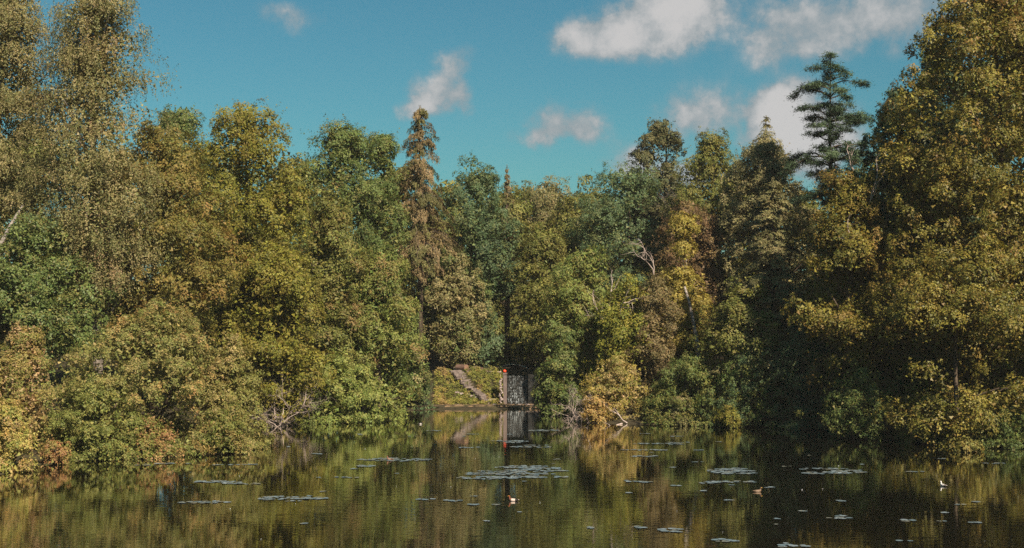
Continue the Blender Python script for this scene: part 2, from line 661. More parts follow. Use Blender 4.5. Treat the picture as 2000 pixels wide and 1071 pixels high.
def broadleaf(name, label, cat, px, Y, top, bot, hw, pal, seed, w=None, shape='beech', clump=.72, leaf=.185, per=64,
              dens=1.0, gap=.0, mat=None, bark=None, group=None, weep=0.0, patch=None, trunk_r=None, depth=.92, snag=0,
              lean=0.0, bn=1.0, fill=1.0, bough=None, hollow=.14, tw=1.0, lob=.32, trunk_dx=0.0, parts=('trunk', 'crown'), base_at=None):
    rng = np.random.default_rng(seed)
    X = (px - 1000) / F * Y
    zt, zb, R = CAMZ - (top - HOR) / F * Y, CAMZ - (bot - HOR) / F * Y, hw / F * Y
    H = zt - zb
    gz = tz(X + trunk_dx, Y) if base_at is None else base_at
    root = empty(name, (X + trunk_dx, Y, gz))
    tag(root, label, cat, group)
    prof = PROF[shape]
    lobes = Wob(rng, 1.15 / max(R, 1.2) * 1.6, 6)
    fine = Wob(rng, 1.1, 8)
    area = 2 * pi * R * H * .75
    m = int(area / (clump ** 2 * 2.2) * 1.85 * dens)
    # boughs sit on the crown's skin (fewer on the far side); each is a dome of leafy sprays
    rb0 = bough or np.clip(.32 * R + .4, .45, 1.9)
    nb = max(9, int(area / (rb0 ** 2) * .84 * bn))
    t = rng.uniform(0, 1, nb * 6)
    th = rng.uniform(0, 2 * pi, nb * 6)
    keep = rng.uniform(0, 1, nb * 6) < (prof(t) * .6 + .45) * np.where(np.sin(th) < .25, 1, .3)
    t, th = t[keep][:nb], th[keep][:nb]
    nb = len(t)
    rb = rb0 * rng.uniform(.5, 1.35, nb)
    d = np.c_[np.cos(th), np.sin(th) * depth, np.zeros(nb)]
    A = np.c_[X + lean * (t - .3) * H, np.full(nb, Y), zb + t * (H - rb * .5)]
    rad0 = np.maximum(R * prof(t) - rb * .72, 0)
    f = 1 + lob * lobes(A + d * rad0[:, None])
    BC = A + d * (rad0 * np.clip(f, .4, 1.25) * rng.uniform(.70, 1.10, nb))[:, None]
    BC[:, 2] += rng.normal(0, .25, nb) * rb
    hole = Wob(rng, .55 / rb0, 8)(BC * np.array([1, 1, 1.5]))
    ok = (hole > np.quantile(hole, hollow)) | (t > .8)
    BC, rb, d, t = BC[ok], rb[ok], d[ok], t[ok]
    nb = len(t)
    bi = rng.choice(nb, m, p=rb ** 2 / (rb ** 2).sum())
    v = rng.normal(0, 1, (m, 3))
    v[:, 2] = np.abs(v[:, 2]) * 1.0 - .30
    v = unit(unit(v) + d[bi] * .45)
    sq = rng.uniform(.62, .85, nb)[bi]
    P = BC[bi] + v * (rb[bi] * np.where(rng.uniform(0, 1, m) < .78, rng.uniform(.78, 1.08, m), rng.uniform(.3, .8, m)))[:, None] * np.c_[np.ones(m), np.ones(m), sq]
    d = unit(d[bi] * .6 + v * np.array([1, 1, .55]))
    t = np.clip((P[:, 2] - zb) / H, 0, 1)
    if gap:
        ok = Wob(rng, 1.5, 8)(P) > -1.2 + gap
        P, d, t, v = P[ok], d[ok], t[ok], v[ok]
        m = len(P)
    P[:, 2] = np.maximum(P[:, 2], .22 + np.maximum(terrain(P[:, 0], P[:, 1]), 0))
    cols = pick(pal, m, rng, w)
    if patch is not None:                       # a part of the crown that has turned colour
        sel = Wob(rng, .75, 6)(P) + rng.normal(0, .35, m) > patch[1]
        cols[sel] = pick(patch[0], int(sel.sum()), rng)
    up = .95 * np.ones(m)
    Nc = v * 1.0 + np.c_[np.zeros(m), np.zeros(m), up * .42] + rng.normal(0, .24, (m, 3))
    rads = clump * rng.uniform(.6, 1.25, m)
    lv = Leaves(rng)
    lv.pal = np.array([lin(c) for c in pal])
    mt = mat or M_LEAF
    if weep:
        # hanging strands of small leaves
        ns = 10
        idx = np.repeat(np.arange(m), ns)
        off = rng.normal(0, .42, (len(idx), 3)) * rads[idx][:, None] * np.array([1, 1, .5])
        ln = weep * rng.uniform(.35, 1.15, len(idx))
        q_ = max(int(per / ns), 3)
        j2 = np.repeat(np.arange(len(idx)), q_)
        u = rng.uniform(0, 1, len(j2))
        PP = (P[idx] + off)[j2]
        sway = rng.normal(0, .10, (len(idx), 3))[j2]
        PP = PP + sway * u[:, None] + d[idx][j2] * (.25 * np.sin(u * 1.6))[:, None]
        PP[:, 2] -= ln[j2] * u
        PP += rng.normal(0, .05, PP.shape)
        NN = d[idx][j2] * .8 + np.array([0, 0, .5]) + rng.normal(0, .55, PP.shape)
        s_ = leaf * rng.uniform(.7, 1.3, len(PP))
        T = np.array([0, 0, -1.0]) + rng.normal(0, .5, PP.shape)
        lv.add(PP, NN, s_, s_ * .6, cols[idx][j2], T)
    else:
        discs(lv, P, Nc, rads, per, leaf, .62, .42, .13, .34, cols)
    # leafy shoots that break the outline
    k = int(m * .22 * tw)
    if k:
        sel = rng.choice(m, k)
        base = P[sel]
        dr = unit(d[sel] * .7 + np.array([0, 0, .8]) + rng.normal(0, .35, (k, 3)))
        ln = rng.uniform(.35, 1.0, k) * clump * 1.6
        qn = 9
        j2 = np.repeat(np.arange(k), qn)
        u = rng.uniform(.1, 1, len(j2))
        PP = base[j2] + dr[j2] * (ln[j2] * u)[:, None] + rng.normal(0, .07, (len(j2), 3))
        s_ = leaf * rng.uniform(.7, 1.2, len(j2))
        lv.add(PP, rng.normal(0, .6, PP.shape) + d[sel][j2] * .5 + np.array([0, 0, .6]), s_, s_ * .6, cols[sel][j2])
    fs = 1.65 if mat is M_GLOSS else 2.0
    # leaves inside the crown: enough of them to close it
    k = int(2 * R * H * .72 * fill * 1.9 / (.5 * .26 * (leaf * fs) ** 2))
    if k:
        b2 = rng.choice(nb, k, p=rb ** 2 / (rb ** 2).sum())
        u2 = unit(rng.normal(0, 1, (k, 3))) * (rng.uniform(0, 1, k) ** .45 * .86)[:, None] * rb[b2][:, None] * np.array([1, 1, .7])
        ax2 = np.c_[X + lean * ((BC[b2, 2] - zb) / H - .3) * H, np.full(k, Y), BC[b2, 2] - .3 * rb[b2]]
        PP = BC[b2] + u2 + (ax2 - BC[b2]) * (rng.uniform(0, 1, k) ** 2.2 * .8)[:, None] - np.array([0, 0, .12]) * rb[b2][:, None]
        PP[:, 2] = np.maximum(PP[:, 2], .15)
        s_ = leaf * fs * rng.uniform(.75, 1.25, k)
        lv.add(PP, rng.normal(0, .6, PP.shape) + np.array([0, -.3, .6]), s_, s_ * .66, pick(pal, k, rng, w))
    lv.build(parts[1], root, mt)
    mb = MB()
    tg = P[rng.choice(m, min(m, 16), replace=False)]
    ax_top = np.array([X + lean * .6 * H, Y, zb + H * .9])
    r0 = trunk_r or max(.06, min(.42, (zt - gz) * .016))
    if parts[0] == 'stems':
        for a in range(5):
            g_ = tg[a % len(tg)]
            s0 = np.array([X + rng.normal(0, R * .22), Y + rng.normal(0, R * .15), gz - .1])
            mid = s0 + (g_ - s0) * .5 + rng.normal(0, .15, 3) + np.array([0, 0, .3])
            mb.tube([s0, mid, g_], [r0, r0 * .7, r0 * .25], 5)
    else:
        limb_tubes(mb, np.array([X + trunk_dx, Y, gz - .2]), ax_top, r0, tg, rng)
    mb.build(parts[0], bark or M_BARK, root, smooth=True)
    for s_ in range(snag):
        sb = MB()
        a = P[rng.choice(np.where(t > .55)[0])]
        a = np.array([a[0], min(a[1], Y - R * .3), a[2]])
        twig(sb, a, np.array([rng.normal(0, .4), -.3, 1.0]), rng.uniform(1.6, 2.6), .07, rng, 2)
        sb.build('dead_branch', M_DEAD, root, smooth=True)
    return root


def twig(mb, start, direc, length, r, rng, depth, n=5, spread=.55, kids=2, bend=.25):
    direc = unit(np.asarray(direc, float))
    pts = [np.asarray(start, float)]
    k = 4
    for i in range(k):
        direc = unit(direc + rng.normal(0, bend, 3))
        pts.append(pts[-1] + direc * length / k)
    mb.tube(pts, [r * (1 - .2 * i) for i in range(k + 1)], n, cap=False)
    if depth > 0:
        for c in range(kids + int(rng.uniform(0, 2))):
            i = rng.integers(1, k + 1)
            dd = unit(direc + rng.normal(0, spread, 3))
            twig(mb, pts[i], dd, length * rng.uniform(.5, .8), r * .5, rng, depth - 1, max(n - 1, 3), spread, kids, bend)


def conifer(name, label, px, Y, top, bot, hw, pal, seed, style='spruce', tier=.5, br=7, group=None, cat='tree', dens=1.0,
            bark=None, power=.8, w=None, ragged=.25, lenf=None):
    rng = np.random.default_rng(seed)
    X = (px - 1000) / F * Y
    zt, zb, R = CAMZ - (top - HOR) / F * Y, CAMZ - (bot - HOR) / F * Y, hw / F * Y
    H = zt - zb
    gz = tz(X, Y)
    root = empty(name, (X, Y, gz))
    tag(root, label, cat, group)
    lv = Leaves(rng)
    mb = MB()
    mb.tube(np.array([[X, Y, gz - .2], [X + .05, Y, gz + (zt - gz) * .35], [X - .04, Y, gz + (zt - gz) * .7], [X, Y, zt - .1]]),
            [.30, .24, .13, .02], 7)
    z = zb
    C, Nc, rads, cc = [], [], [], []
    while z < zt - .25:
        t = (z - zb) / H
        L_ = R * (max(1 - t, .03) ** power)
        if lenf:
            L_ = R * lenf(t)
        nb = max(3, int(br * (.55 + .45 * (1 - t))))
        a0 = rng.uniform(0, 6.28)
        for b_ in range(nb):
            a = a0 + 2 * pi * b_ / nb + rng.normal(0, .25)
            if math.sin(a) > .45 and rng.uniform() < .4:
                continue
            L1 = L_ * rng.uniform(1 - ragged * 1.6, 1 + ragged * .6) + .12
            dr = np.array([math.cos(a), math.sin(a), 0])
            z0 = z + rng.normal(0, tier * .22)
            if style == 'spruce':
                rise, sag = .05, -.32
            elif style == 'pine':
                rise, sag = .12, rng.normal(.02, .10)
            else:
                rise, sag = .10, -.10
            u = np.linspace(0, 1, 6)
            pts = np.array([X, Y, z0]) + dr * (u * L1)[:, None]
            pts[:, 2] += L1 * (rise * np.sin(u * pi) + sag * u * u)
            pts[1:] += np.cumsum(rng.normal(0, .035 * L1, (5, 3)), 0)
            r = .018 + .02 * L1
            mb.tube(pts, r * (1 - .85 * u), 4, cap=False)
            col = pick(pal, 1, rng, w)[0]
            if style == 'spruce':       # hanging needle strands along the branch
                k = int((12 + 46 * L1) * dens)
                uu = rng.uniform(.12, 1.05, k)
                base = np.array([np.interp(np.clip(uu, 0, 1), u, pts[:, q_]) for q_ in range(3)]).T
                side = np.cross(dr, [0, 0, 1.0])
                wid = .34 * L1 * (1.05 - uu)
                base += side * (rng.uniform(-1, 1, k) * (wid + .08))[:, None]
                ln = rng.uniform(.25, .62, k) * min(1, .45 + L1 * .3)
                q_ = 3
                jx = np.repeat(np.arange(k), q_)
                v = rng.uniform(0, 1, len(jx))
                PP = base[jx] + rng.normal(0, .05, (len(jx), 3))
                PP[:, 2] -= v * ln[jx]
                s_ = rng.uniform(.16, .34, len(jx))
                lv.add(PP, dr + np.array([0, 0, .35]) + rng.normal(0, .5, PP.shape), s_, s_ * .30, np.broadcast_to(col, PP.shape),
                       np.array([0, 0, -1.0]) + dr * .4 + rng.normal(0, .35, PP.shape))
            else:
                k = max(2, int(L1 / (.34 if style == 'pine' else .28)))
                for c_ in range(k):
                    uu = rng.uniform(.35 if style == 'pine' else .2, 1.02)
                    base = np.array([np.interp(min(uu, 1), u, pts[:, q_]) for q_ in range(3)])
                    side = np.cross(dr, [0, 0, 1.0])
                    base = base + side * rng.normal(0, .16 * L1 * (1.1 - uu * .6)) + np.array([0, 0, .06])
                    C.append(base)
                    Nc.append(np.array([0, 0, 1.0]) + dr * (.15 if style == 'pine' else .55) + rng.normal(0, .12, 3))
                    rads.append((.70 if style == 'pine' else .52) * rng.uniform(.7, 1.2))
                    cc.append(col)
        z += tier * rng.uniform(.75, 1.25)
    if C:
        C, Nc, rads, cc = map(np.array, (C, Nc, rads, cc))
        if style == 'pine':
            discs(lv, C, Nc, rads, int(110 * dens), .26, .24, .12, .20, .55, cc)
        else:
            discs(lv, C, Nc, rads, int(44 * dens), .22, .40, .30, .07, .35, cc)
    # leader tuft
    k = 40
    PP = np.c_[X + rng.normal(0, .06, k), Y + rng.normal(0, .06, k), zt - rng.uniform(0, .8, k)]
    lv.add(PP, rng.normal(0, 1, (k, 3)), .2, .05, pick(pal, k, rng, w), np.array([0, 0, 1.0]) + rng.normal(0, .6, (k, 3)))
    lv.build('crown', root, M_NEEDLE)
    mb.build('trunk', bark or M_BARK, root, smooth=True)
    return root


def shrub(name, label, px, Y, top, bot, hw, pal, seed, **kw):
    kw.setdefault('shape', 'dome')
    kw.setdefault('clump', .46)
    kw.setdefault('leaf', .135)
    kw.setdefault('per', 56)
    kw.setdefault('lob', .34)
    kw.setdefault('bough', .75)
    kw.setdefault('tw', 2.2)
    kw.setdefault('hollow', .08)
    kw.setdefault('cat', 'shrub')
    cat = kw.pop('cat')
    return broadleaf(name, label, cat, px, Y, top, bot, hw, pal, seed, parts=('stems', 'foliage'), **kw)


OLIVE = [(112, 112, 54), (96, 98, 46), (130, 124, 64), (118, 108, 56)]
YOLIVE = [(122, 116, 46), (104, 102, 40), (138, 128, 54), (118, 104, 46)]
GREEN = [(96, 108, 56), (110, 118, 64), (80, 92, 48), (118, 114, 62)]
LGREEN = [(116, 122, 60), (102, 112, 54), (132, 132, 68), (126, 116, 62)]
BLUEG = [(86, 102, 66), (100, 114, 78), (72, 88, 58), (108, 112, 68)]
TAN = [(138, 126, 82), (122, 114, 72), (152, 136, 94), (112, 110, 66)]
RUSTY = [(138, 112, 70), (124, 106, 62), (118, 108, 58)]
BROWN = [(122, 108, 54), (108, 100, 48), (134, 114, 60), (110, 104, 48)]
SPRUCE = [(124, 104, 70), (106, 90, 60), (138, 116, 82), (104, 98, 58)]
GOLD = [(152, 134, 62), (138, 124, 54), (162, 142, 70)]
PURP = [(120, 94, 66), (106, 84, 58), (126, 104, 64)]
BEECH = [(116, 107, 46), (96, 92, 38), (138, 123, 54), (124, 102, 48)]
PINE = [(68, 84, 60), (58, 74, 52), (84, 98, 70)]
LARCH = [(128, 118, 78), (108, 102, 66), (142, 128, 88)]
ORANGE = [(164, 134, 90), (150, 128, 80), (142, 126, 72), (174, 142, 104)]
PALE = [(162, 148, 78), (174, 156, 90), (144, 136, 68), (170, 142, 84)]
PINKY = [(168, 142, 94), (150, 130, 80), (180, 156, 104), (140, 126, 76)]

# --- the tall trees of the skyline, left to right
broadleaf('birch_tree', 'weeping olive-tan birch cut by the left edge of the picture', 'tree', -5, 97, -90, 640, 120, TAN, 11, shape='tall',
          weep=1.3, leaf=.135, per=100, bn=1.35, clump=.8, bark=M_BIRCHBARK, lob=.3, trunk_dx=-1.6, lean=.05, dens=1.5)
broadleaf('birch_tree', 'tallest weeping birch with pale tan foliage, at top left', 'tree', 190, 95, -60, 560, 132, TAN, 12, shape='tall',
          weep=1.3, leaf=.135, per=100, bn=1.35, clump=.8, bark=M_BARKGREY, lob=.32, dens=1.5, patch=([(148, 122, 88), (136, 118, 78)], .9))
broadleaf('oak_tree', 'small-topped green tree peeping out between the birch and the tall beech', 'tree', 352, 121, 200, 520, 85, GREEN, 13, shape='tall', dens=.9, tw=1.8)
broadleaf('beech_tree', 'brownish copper-tinged beech right of the birches', 'tree', 300, 100, 255, 660, 175, BROWN, 14, lob=.25,
          patch=([(134, 104, 56), (142, 112, 62)], .75))
broadleaf('beech_tree', 'dark green tree low behind the orange bush at far left', 'tree', 80, 92, 425, 720, 135, GREEN, 15, mat=M_GLOSS, lob=.25)
broadleaf('beech_tree', 'tall olive beech with spiky upright top shoots left of centre', 'tree', 478, 107, 190, 680, 140, YOLIVE, 16, shape='tall', tw=2.0, lob=.28)
broadleaf('oak_tree', 'bright green oak with rounded lobes left of the rusty spruce', 'tree', 672, 121, 228, 640, 112, GREEN, 17, shape='tall', lob=.35, tw=1.4, clump=.8)
broadleaf('oak_tree', 'slim green tree reaching a side branch toward the rusty spruce', 'tree', 748, 124, 258, 600, 58, GREEN, 18, shape='tall', lob=.4, tw=1.6)
conifer('spruce_tree', 'rusty brown drooping spruce standing above its neighbours', 820, 127, 206, 520, 78, SPRUCE, 19, 'spruce', tier=.48, br=8, power=.5, ragged=.5, dens=1.0)
broadleaf('oak_tree', 'round blue-green tree just right of the rusty spruce', 'tree', 928, 132, 306, 640, 86, BLUEG, 20, shape='tall', tw=1.3)
conifer('spruce_tree', 'thin dying brown spruce at the edge of the blue-green tree', 990, 134, 322, 520, 26, SPRUCE, 21, 'spruce', tier=.55, br=6, dens=.8, ragged=.5)
broadleaf('ash_tree', 'far olive-brown tree forming the low dip of the skyline', 'tree', 1072, 158, 348, 600, 105, TAN, 22, shape='tall', clump=.8)
broadleaf('ash_tree', 'far tan-olive tree left of the skyline dip, behind the dying spruce', 'tree', 1022, 162, 352, 600, 80, OLIVE, 23, shape='tall', clump=.8)
broadleaf('oak_tree', 'far dark green tree right of the skyline dip', 'tree', 1150, 156, 346, 600, 80, OLIVE, 24, shape='tall', clump=.8)
broadleaf('oak_tree', 'big dark blue-green oak right of the skyline dip', 'tree', 1226, 142, 322, 620, 108, BLUEG, 25, shape='round', lob=.35, clump=.85)
broadleaf('pine_tree', 'flat-headed dark pine crown above the big blue-green oak', 'tree', 1288, 150, 240, 470, 60, [(92, 90, 58), (106, 98, 64), (80, 82, 52)], 26, shape='tall',
          lob=.5, clump=.55, leaf=.2, bough=1.0, hollow=.2, fill=.7, mat=M_NEEDLE, tw=1.5)
broadleaf('oak_tree', 'airy green tree with thin twigs left of the tan larch', 'tree', 1392, 136, 262, 600, 84, OLIVE, 27, shape='tall', lob=.4, gap=.45, tw=2.2)
broadleaf('larch_tree', 'tan broad larch below the pointed one, in front of the white cloud', 'tree', 1492, 126, 268, 620, 92, LARCH, 28, shape='tall', lob=.5, clump=.6, leaf=.17, per=55, bough=1.0, hollow=.2,
          mat=M_NEEDLE, tw=2.5, fill=.8)
conifer('larch_tree', 'small pointed larch top in front of the white cloud', 1496, 129, 226, 420, 62, LARCH, 27, 'larch', tier=.5, br=8, power=.7, ragged=.5)
conifer('pine_tree', 'dark tiered pine standing alone against the sky and white cloud', 1622, 118, 102, 400, 84, PINE, 37, 'pine', tier=.62, br=7, ragged=.62,
        lenf=lambda t: (.72 + .3 * math.sin(t * 23 + 1)) if t < .7 else 1.0 * max(1 - t, .03) / .36)
broadleaf('pine_tree', 'dusky blue-green pine between the tiered pine and the giant beech', 'tree', 1758, 109, 172, 560, 88, PINE, 30, shape='beech', lob=.5, clump=.5, leaf=.2, per=50, bough=.8, mat=M_NEEDLE, tw=3, bn=1.2)
broadleaf('pine_tree', 'dusky blue-green pine half hidden behind the giant beech crown', 'tree', 1835, 107, 78, 500, 80, PINE, 31, shape='beech', lob=.5, clump=.5, leaf=.2, per=50, bough=.8, mat=M_NEEDLE, tw=3, bn=1.2)
broadleaf('beech_tree', 'giant golden-green beech filling the upper right corner', 'tree', 1945, 97, -90, 800, 230, BEECH, 32, shape='beech', mat=M_GLOSS,
          lob=.2, tw=1.6, clump=.62, bough=1.25, trunk_dx=1.0, per=60, dens=.9, hollow=.06, bn=1.7, fill=.9, patch=([(146, 112, 64), (138, 106, 56)], 1.1))
broadleaf('beech_tree', 'golden-green beech under the dusky pines, left of the giant beech', 'tree', 1815, 98, 290, 800, 125, BEECH, 33, mat=M_GLOSS, hollow=.36, fill=.5, lob=.28, tw=1.4)
broadleaf('beech_tree', 'orange-touched beech with bare twigs below the tiered pine', 'tree', 1655, 98, 330, 720, 108, BEECH, 34, shape='tall', lob=.32, tw=1.8, snag=3,
          patch=([(148, 118, 64), (140, 112, 60)], .8))

# --- the middle of the wall of trees
broadleaf('beech_tree', 'yellow-green beech directly above the pale dead brush', 'tree', 545, 104, 470, 790, 98, YOLIVE, 41, lob=.3)
broadleaf('maple_tree', 'green tree with reddish-brown patches below the bright green oak', 'tree', 650, 112, 372, 760, 88, OLIVE, 42, lob=.32, patch=(RUSTY, .45), snag=1)
broadleaf('maple_tree', 'leafy green tree left of the foot of the rusty spruce', 'tree', 742, 113, 480, 800, 98, LGREEN, 43, lob=.35, patch=(RUSTY, 1.0))
broadleaf('hazel_tree', 'tan-leaved tree directly below the rusty spruce', 'tree', 880, 129, 468, 715, 68, TAN, 44, lob=.3, patch=(GREEN, .4))
broadleaf('maple_tree', 'blue-green tree right above the stone steps', 'tree', 935, 131, 505, 712, 46, BLUEG, 45, lob=.3)
broadleaf('maple_tree', 'green tree overhanging the mud shore left of the stone steps', 'tree', 772, 119, 560, 800, 74, GREEN, 46, lob=.35, patch=(TAN, .5))
broadleaf('hornbeam_tree', 'dark olive tree above the dark hollow over the cascade', 'tree', 1062, 131, 444, 690, 82, OLIVE, 47, lob=.3)
broadleaf('maple_tree', 'green tree right of the dark hollow above the cascade', 'tree', 1142, 120, 468, 770, 82, LGREEN, 48, lob=.3)
broadleaf('maple_tree', 'yellow-green tree with a bleached forked snag in its top', 'tree', 1222, 114, 520, 790, 82, [(128, 124, 50), (108, 112, 46), (146, 134, 56)], 49, lob=.32, snag=3)
broadleaf('maple_tree', 'rounded green tree overhanging the right end of the cascade', 'tree', 1098, 114, 632, 812, 55, GREEN, 50, lob=.25, clump=.55, leaf=.17)
broadleaf('copper_beech', 'copper-brown tree behind the golden tree', 'tree', 1345, 128, 392, 700, 92, PURP, 51, shape='tall', lob=.3)
broadleaf('golden_tree', 'golden yellow pointed tree with a pale leaning trunk', 'tree', 1335, 116, 412, 715, 72, GOLD, 52, shape='cone', lob=.25, clump=.6, leaf=.17, bark=M_BIRCHBARK)
broadleaf('hazel_tree', 'dull brown twiggy tree in front of the golden tree', 'tree', 1282, 112, 545, 760, 52, [(124, 106, 70), (110, 98, 62), (136, 116, 80)], 53, lob=.3, clump=.55, leaf=.15, snag=2, gap=.2)
conifer('hemlock_tree', 'layered tan-green conifer right of the golden tree', 1510, 106, 345, 720, 108, LARCH, 54, 'larch', tier=.48, br=10, power=.6, ragged=.3)
broadleaf('maple_tree', 'olive tree below the layered conifer on the right bank', 'tree', 1455, 105, 540, 800, 92, OLIVE, 55, lob=.32, patch=(YOLIVE, .5))
broadleaf('beech_tree', 'dark olive beech on the right bank left of the hanging boughs', 'tree', 1700, 103, 430, 840, 125, BEECH, 56, mat=M_GLOSS, hollow=.36, fill=.5, lob=.32, gap=.15)
broadleaf('beech_tree', 'beech with hanging boughs trailing over the water at the right', 'tree', 1870, 91, 480, 872, 185, BEECH, 57, mat=M_GLOSS, hollow=.36, fill=.5, lob=.32, gap=.3, shape='round')
broadleaf('beech_tree', 'tall unseen beech added outside the right edge to shade the bank', 'tree', 2380, 82, 60, 820, 150, BEECH, 58, lob=.25, dens=.3)  # out-of-view tree, added for the shade it casts on the right bank

# trees deep in the wood, seen only through gaps
DEEP = [(60, 130, 240, 130, 'the left birches'), (220, 132, 265, 120, 'the tallest birch'), (420, 134, 270, 120, 'the tall olive beech'), (590, 138, 295, 110, 'the gap left of the bright green oak'),
        (780, 142, 325, 110, 'the rusty spruce'), (880, 150, 360, 90, 'the round blue-green tree'), (985, 148, 375, 100, 'the thin dying spruce'), (1120, 150, 390, 110, 'the skyline dip'),
        (1235, 153, 350, 105, 'the big dark blue-green oak'), (1320, 152, 375, 100, 'the golden tree'), (1450, 146, 330, 110, 'the tan larch'), (1580, 136, 365, 110, 'the tiered pine'), (1720, 130, 300, 110, 'the dusky pines'), (1880, 125, 200, 130, 'the left side of the giant beech'), (1960, 114, -30, 170, 'the top of the giant beech')]
for i, (px, Y, top, hw, who) in enumerate(DEEP):
    broadleaf('woodland_tree', 'dim green tree deep in the wood behind ' + who, 'tree', px, Y, top, 720, hw, OLIVE, 70 + i, dens=.75, clump=1.0, leaf=.30, per=60,
              group='trees deep in the wood', tw=0)

# --- shrubs along the water
shrub('bush', 'huge domed tan-green bush on the left bank', 305, 88, 592, 895, 190, [(132, 126, 70), (118, 116, 62), (148, 132, 80)], 101, patch=([(170, 136, 84), (156, 128, 76), (112, 116, 56)], .25))
shrub('bush', 'tan-green bush at the right end of the big left bush, beside the dead brush', 448, 88, 655, 892, 72, [(126, 122, 64), (142, 128, 74)], 102, patch=(PINKY, .7))
shrub('bush', 'bright orange-leaved bush at the left edge', 45, 82, 628, 900, 92, ORANGE, 103, patch=([(132, 126, 62), (148, 132, 74), (112, 112, 54)], -.1))
shrub('bush', 'fresh green bush at the foot of the huge domed bush', 190, 83, 735, 903, 115, [(122, 122, 62), (134, 128, 68), (106, 110, 54)], 104, patch=([(150, 130, 72), (134, 126, 64), (160, 128, 80)], .15))
shrub('bush', 'low reddish-tinged bush at the water in front of the huge domed bush', 290, 83, 812, 900, 62, [(150, 120, 74), (160, 116, 80), (132, 124, 66)], 105, patch=([(116, 118, 58), (134, 126, 66)], .1))
shrub('bush', 'low olive bush at the water right of the reddish one', 440, 85, 790, 894, 72, [(118, 118, 58), (104, 106, 50), (140, 122, 70)], 106, patch=(PINKY, .5))
shrub('bush', 'pale yellow bush nearest the camera in the left corner', 15, 76, 775, 938, 68, PALE, 107, patch=([(130, 128, 60), (166, 140, 92)], .3), leaf=.16)
shrub('fern', 'small rusty fern at the water between the yellow and green bushes', 108, 79, 858, 912, 24, [(160, 116, 76), (144, 108, 68), (136, 120, 66)], 108, cat='fern', clump=.3)
shrub('bush', 'bright green willow bush leaning over the water right of the dead brush', 660, 108, 688, 828, 98, [(128, 132, 66), (112, 122, 58), (142, 140, 76)], 109, clump=.5, leaf=.17)
shrub('bush', 'green bush behind the pale dead brush', 572, 107, 682, 836, 70, [(118, 122, 62), (104, 112, 54)], 110)
shrub('bush', 'dusky blue-green bush on the mud shore left of the steps', 798, 119.5, 715, 802, 50, BLUEG, 111, clump=.5, leaf=.17)
shrub('bush', 'straw-pink bush overhanging the dead branches on the right shore', 1205, 108, 694, 830, 66, PINKY, 112, patch=([(160, 140, 66), (128, 122, 60)], .1))
shrub('bush', 'low orange-yellow bush in front of the grey dead brush', 1160, 106.5, 775, 830, 34, [(178, 146, 86), (160, 136, 76), (186, 150, 96)], 113, clump=.35)
shrub('bush', 'dark bush on the right bank right of the straw-pink bush', 1345, 105.5, 690, 836, 85, GREEN, 114, patch=(OLIVE, .4))
shrub('bush', 'dark dense bush under the olive tree on the right bank', 1460, 104, 650, 842, 95, GREEN, 115, patch=(BLUEG, .3))
shrub('bush', 'blue-green bush under the layered conifer on the right bank', 1575, 102, 630, 848, 88, BLUEG, 116, patch=([(130, 124, 60)], .9))
shrub('bush', 'small tan bush at the waterline, lit against the dark right bank', 1328, 104, 762, 836, 26, TAN, 117, clump=.35)
shrub('bush', 'small yellowish bush at the waterline under the dark dense bush', 1425, 102, 785, 839, 22, YOLIVE, 118, clump=.33)
shrub('bush', 'dark low bush under the beech boughs on the right bank', 1685, 94, 720, 872, 85, GREEN, 119)
shrub('bush', 'dark wide bush filling the shade under the hanging boughs', 1815, 97, 665, 850, 125, GREEN, 123)
shrub('bush', 'dark tall bush in the shade left of the hanging boughs', 1725, 103, 600, 840, 115, GREEN, 124)
shrub('bush', 'dark low bush at the right edge under the hanging boughs', 1960, 89, 780, 886, 80, GREEN, 120)
shrub('bush', 'dark low bush in the shade left of the grass tussock', 1810, 91, 770, 880, 75, OLIVE, 121)
shrub('grass_tussock', 'straw-green grass tussock at the right waterline', 1893, 85.6, 858, 886, 22, [(150, 130, 70), (128, 120, 62)], 122, cat='grass tussock', clump=.25, leaf=.2)


# --- bleached dead brush
def dead_brush(name, label, px, Y, top, bot, hw, seed, count=11):
    rng = np.random.default_rng(seed)
    X, R = (px - 1000) / F * Y, hw / F * Y
    zt, zb = CAMZ - (top - HOR) / F * Y, CAMZ - (bot - HOR) / F * Y
    root = tag(empty(name, (X, Y, max(zb, 0))), label, 'dead bush')
    for c in range(count):
        mb = MB()
        a = rng.uniform(-1, 1)
        twig(mb, (X + rng.normal(0, R * .12), Y + rng.normal(0, .2), max(zb, -.1)), (a * 1.3, rng.normal(-.2, .4), 1.1), (zt - zb) * rng.uniform(.42, .62), .055, rng, 3, kids=3, bend=.3, spread=.6)
        mb.build('branch', M_DEAD, root, smooth=True)
    return root


dead_brush('dead_bush', 'bleached grey dead brush at the water between the left bushes', 545, 103, 705, 836, 40, 201, 13)
dead_brush('dead_bush', 'grey leafless brush at the left end of the straw-pink bush', 1128, 107, 742, 828, 26, 202, 9)
rng = np.random.default_rng(205)
o = tag(empty('fallen_branch', on_water(1210, 828)), 'bleached fallen branch lying in the water below the straw-pink bush', 'branch')
for (x0, y0, x1, y1, h) in [(1235, 826, 1150, 822, .5), (1225, 828, 1185, 826, .9), (1215, 829, 1170, 832, .3), (1230, 827, 1245, 820, .8)]:
    mb = MB()
    a, b_ = on_water(x0, y0), on_water(x1, y1)
    twig(mb, a + [0, 0, .05], (b_ - a) + [0, 0, h], np.linalg.norm(b_ - a), .06, rng, 2, kids=2, bend=.22)
    mb.build('limb', M_DEAD, o, smooth=True)
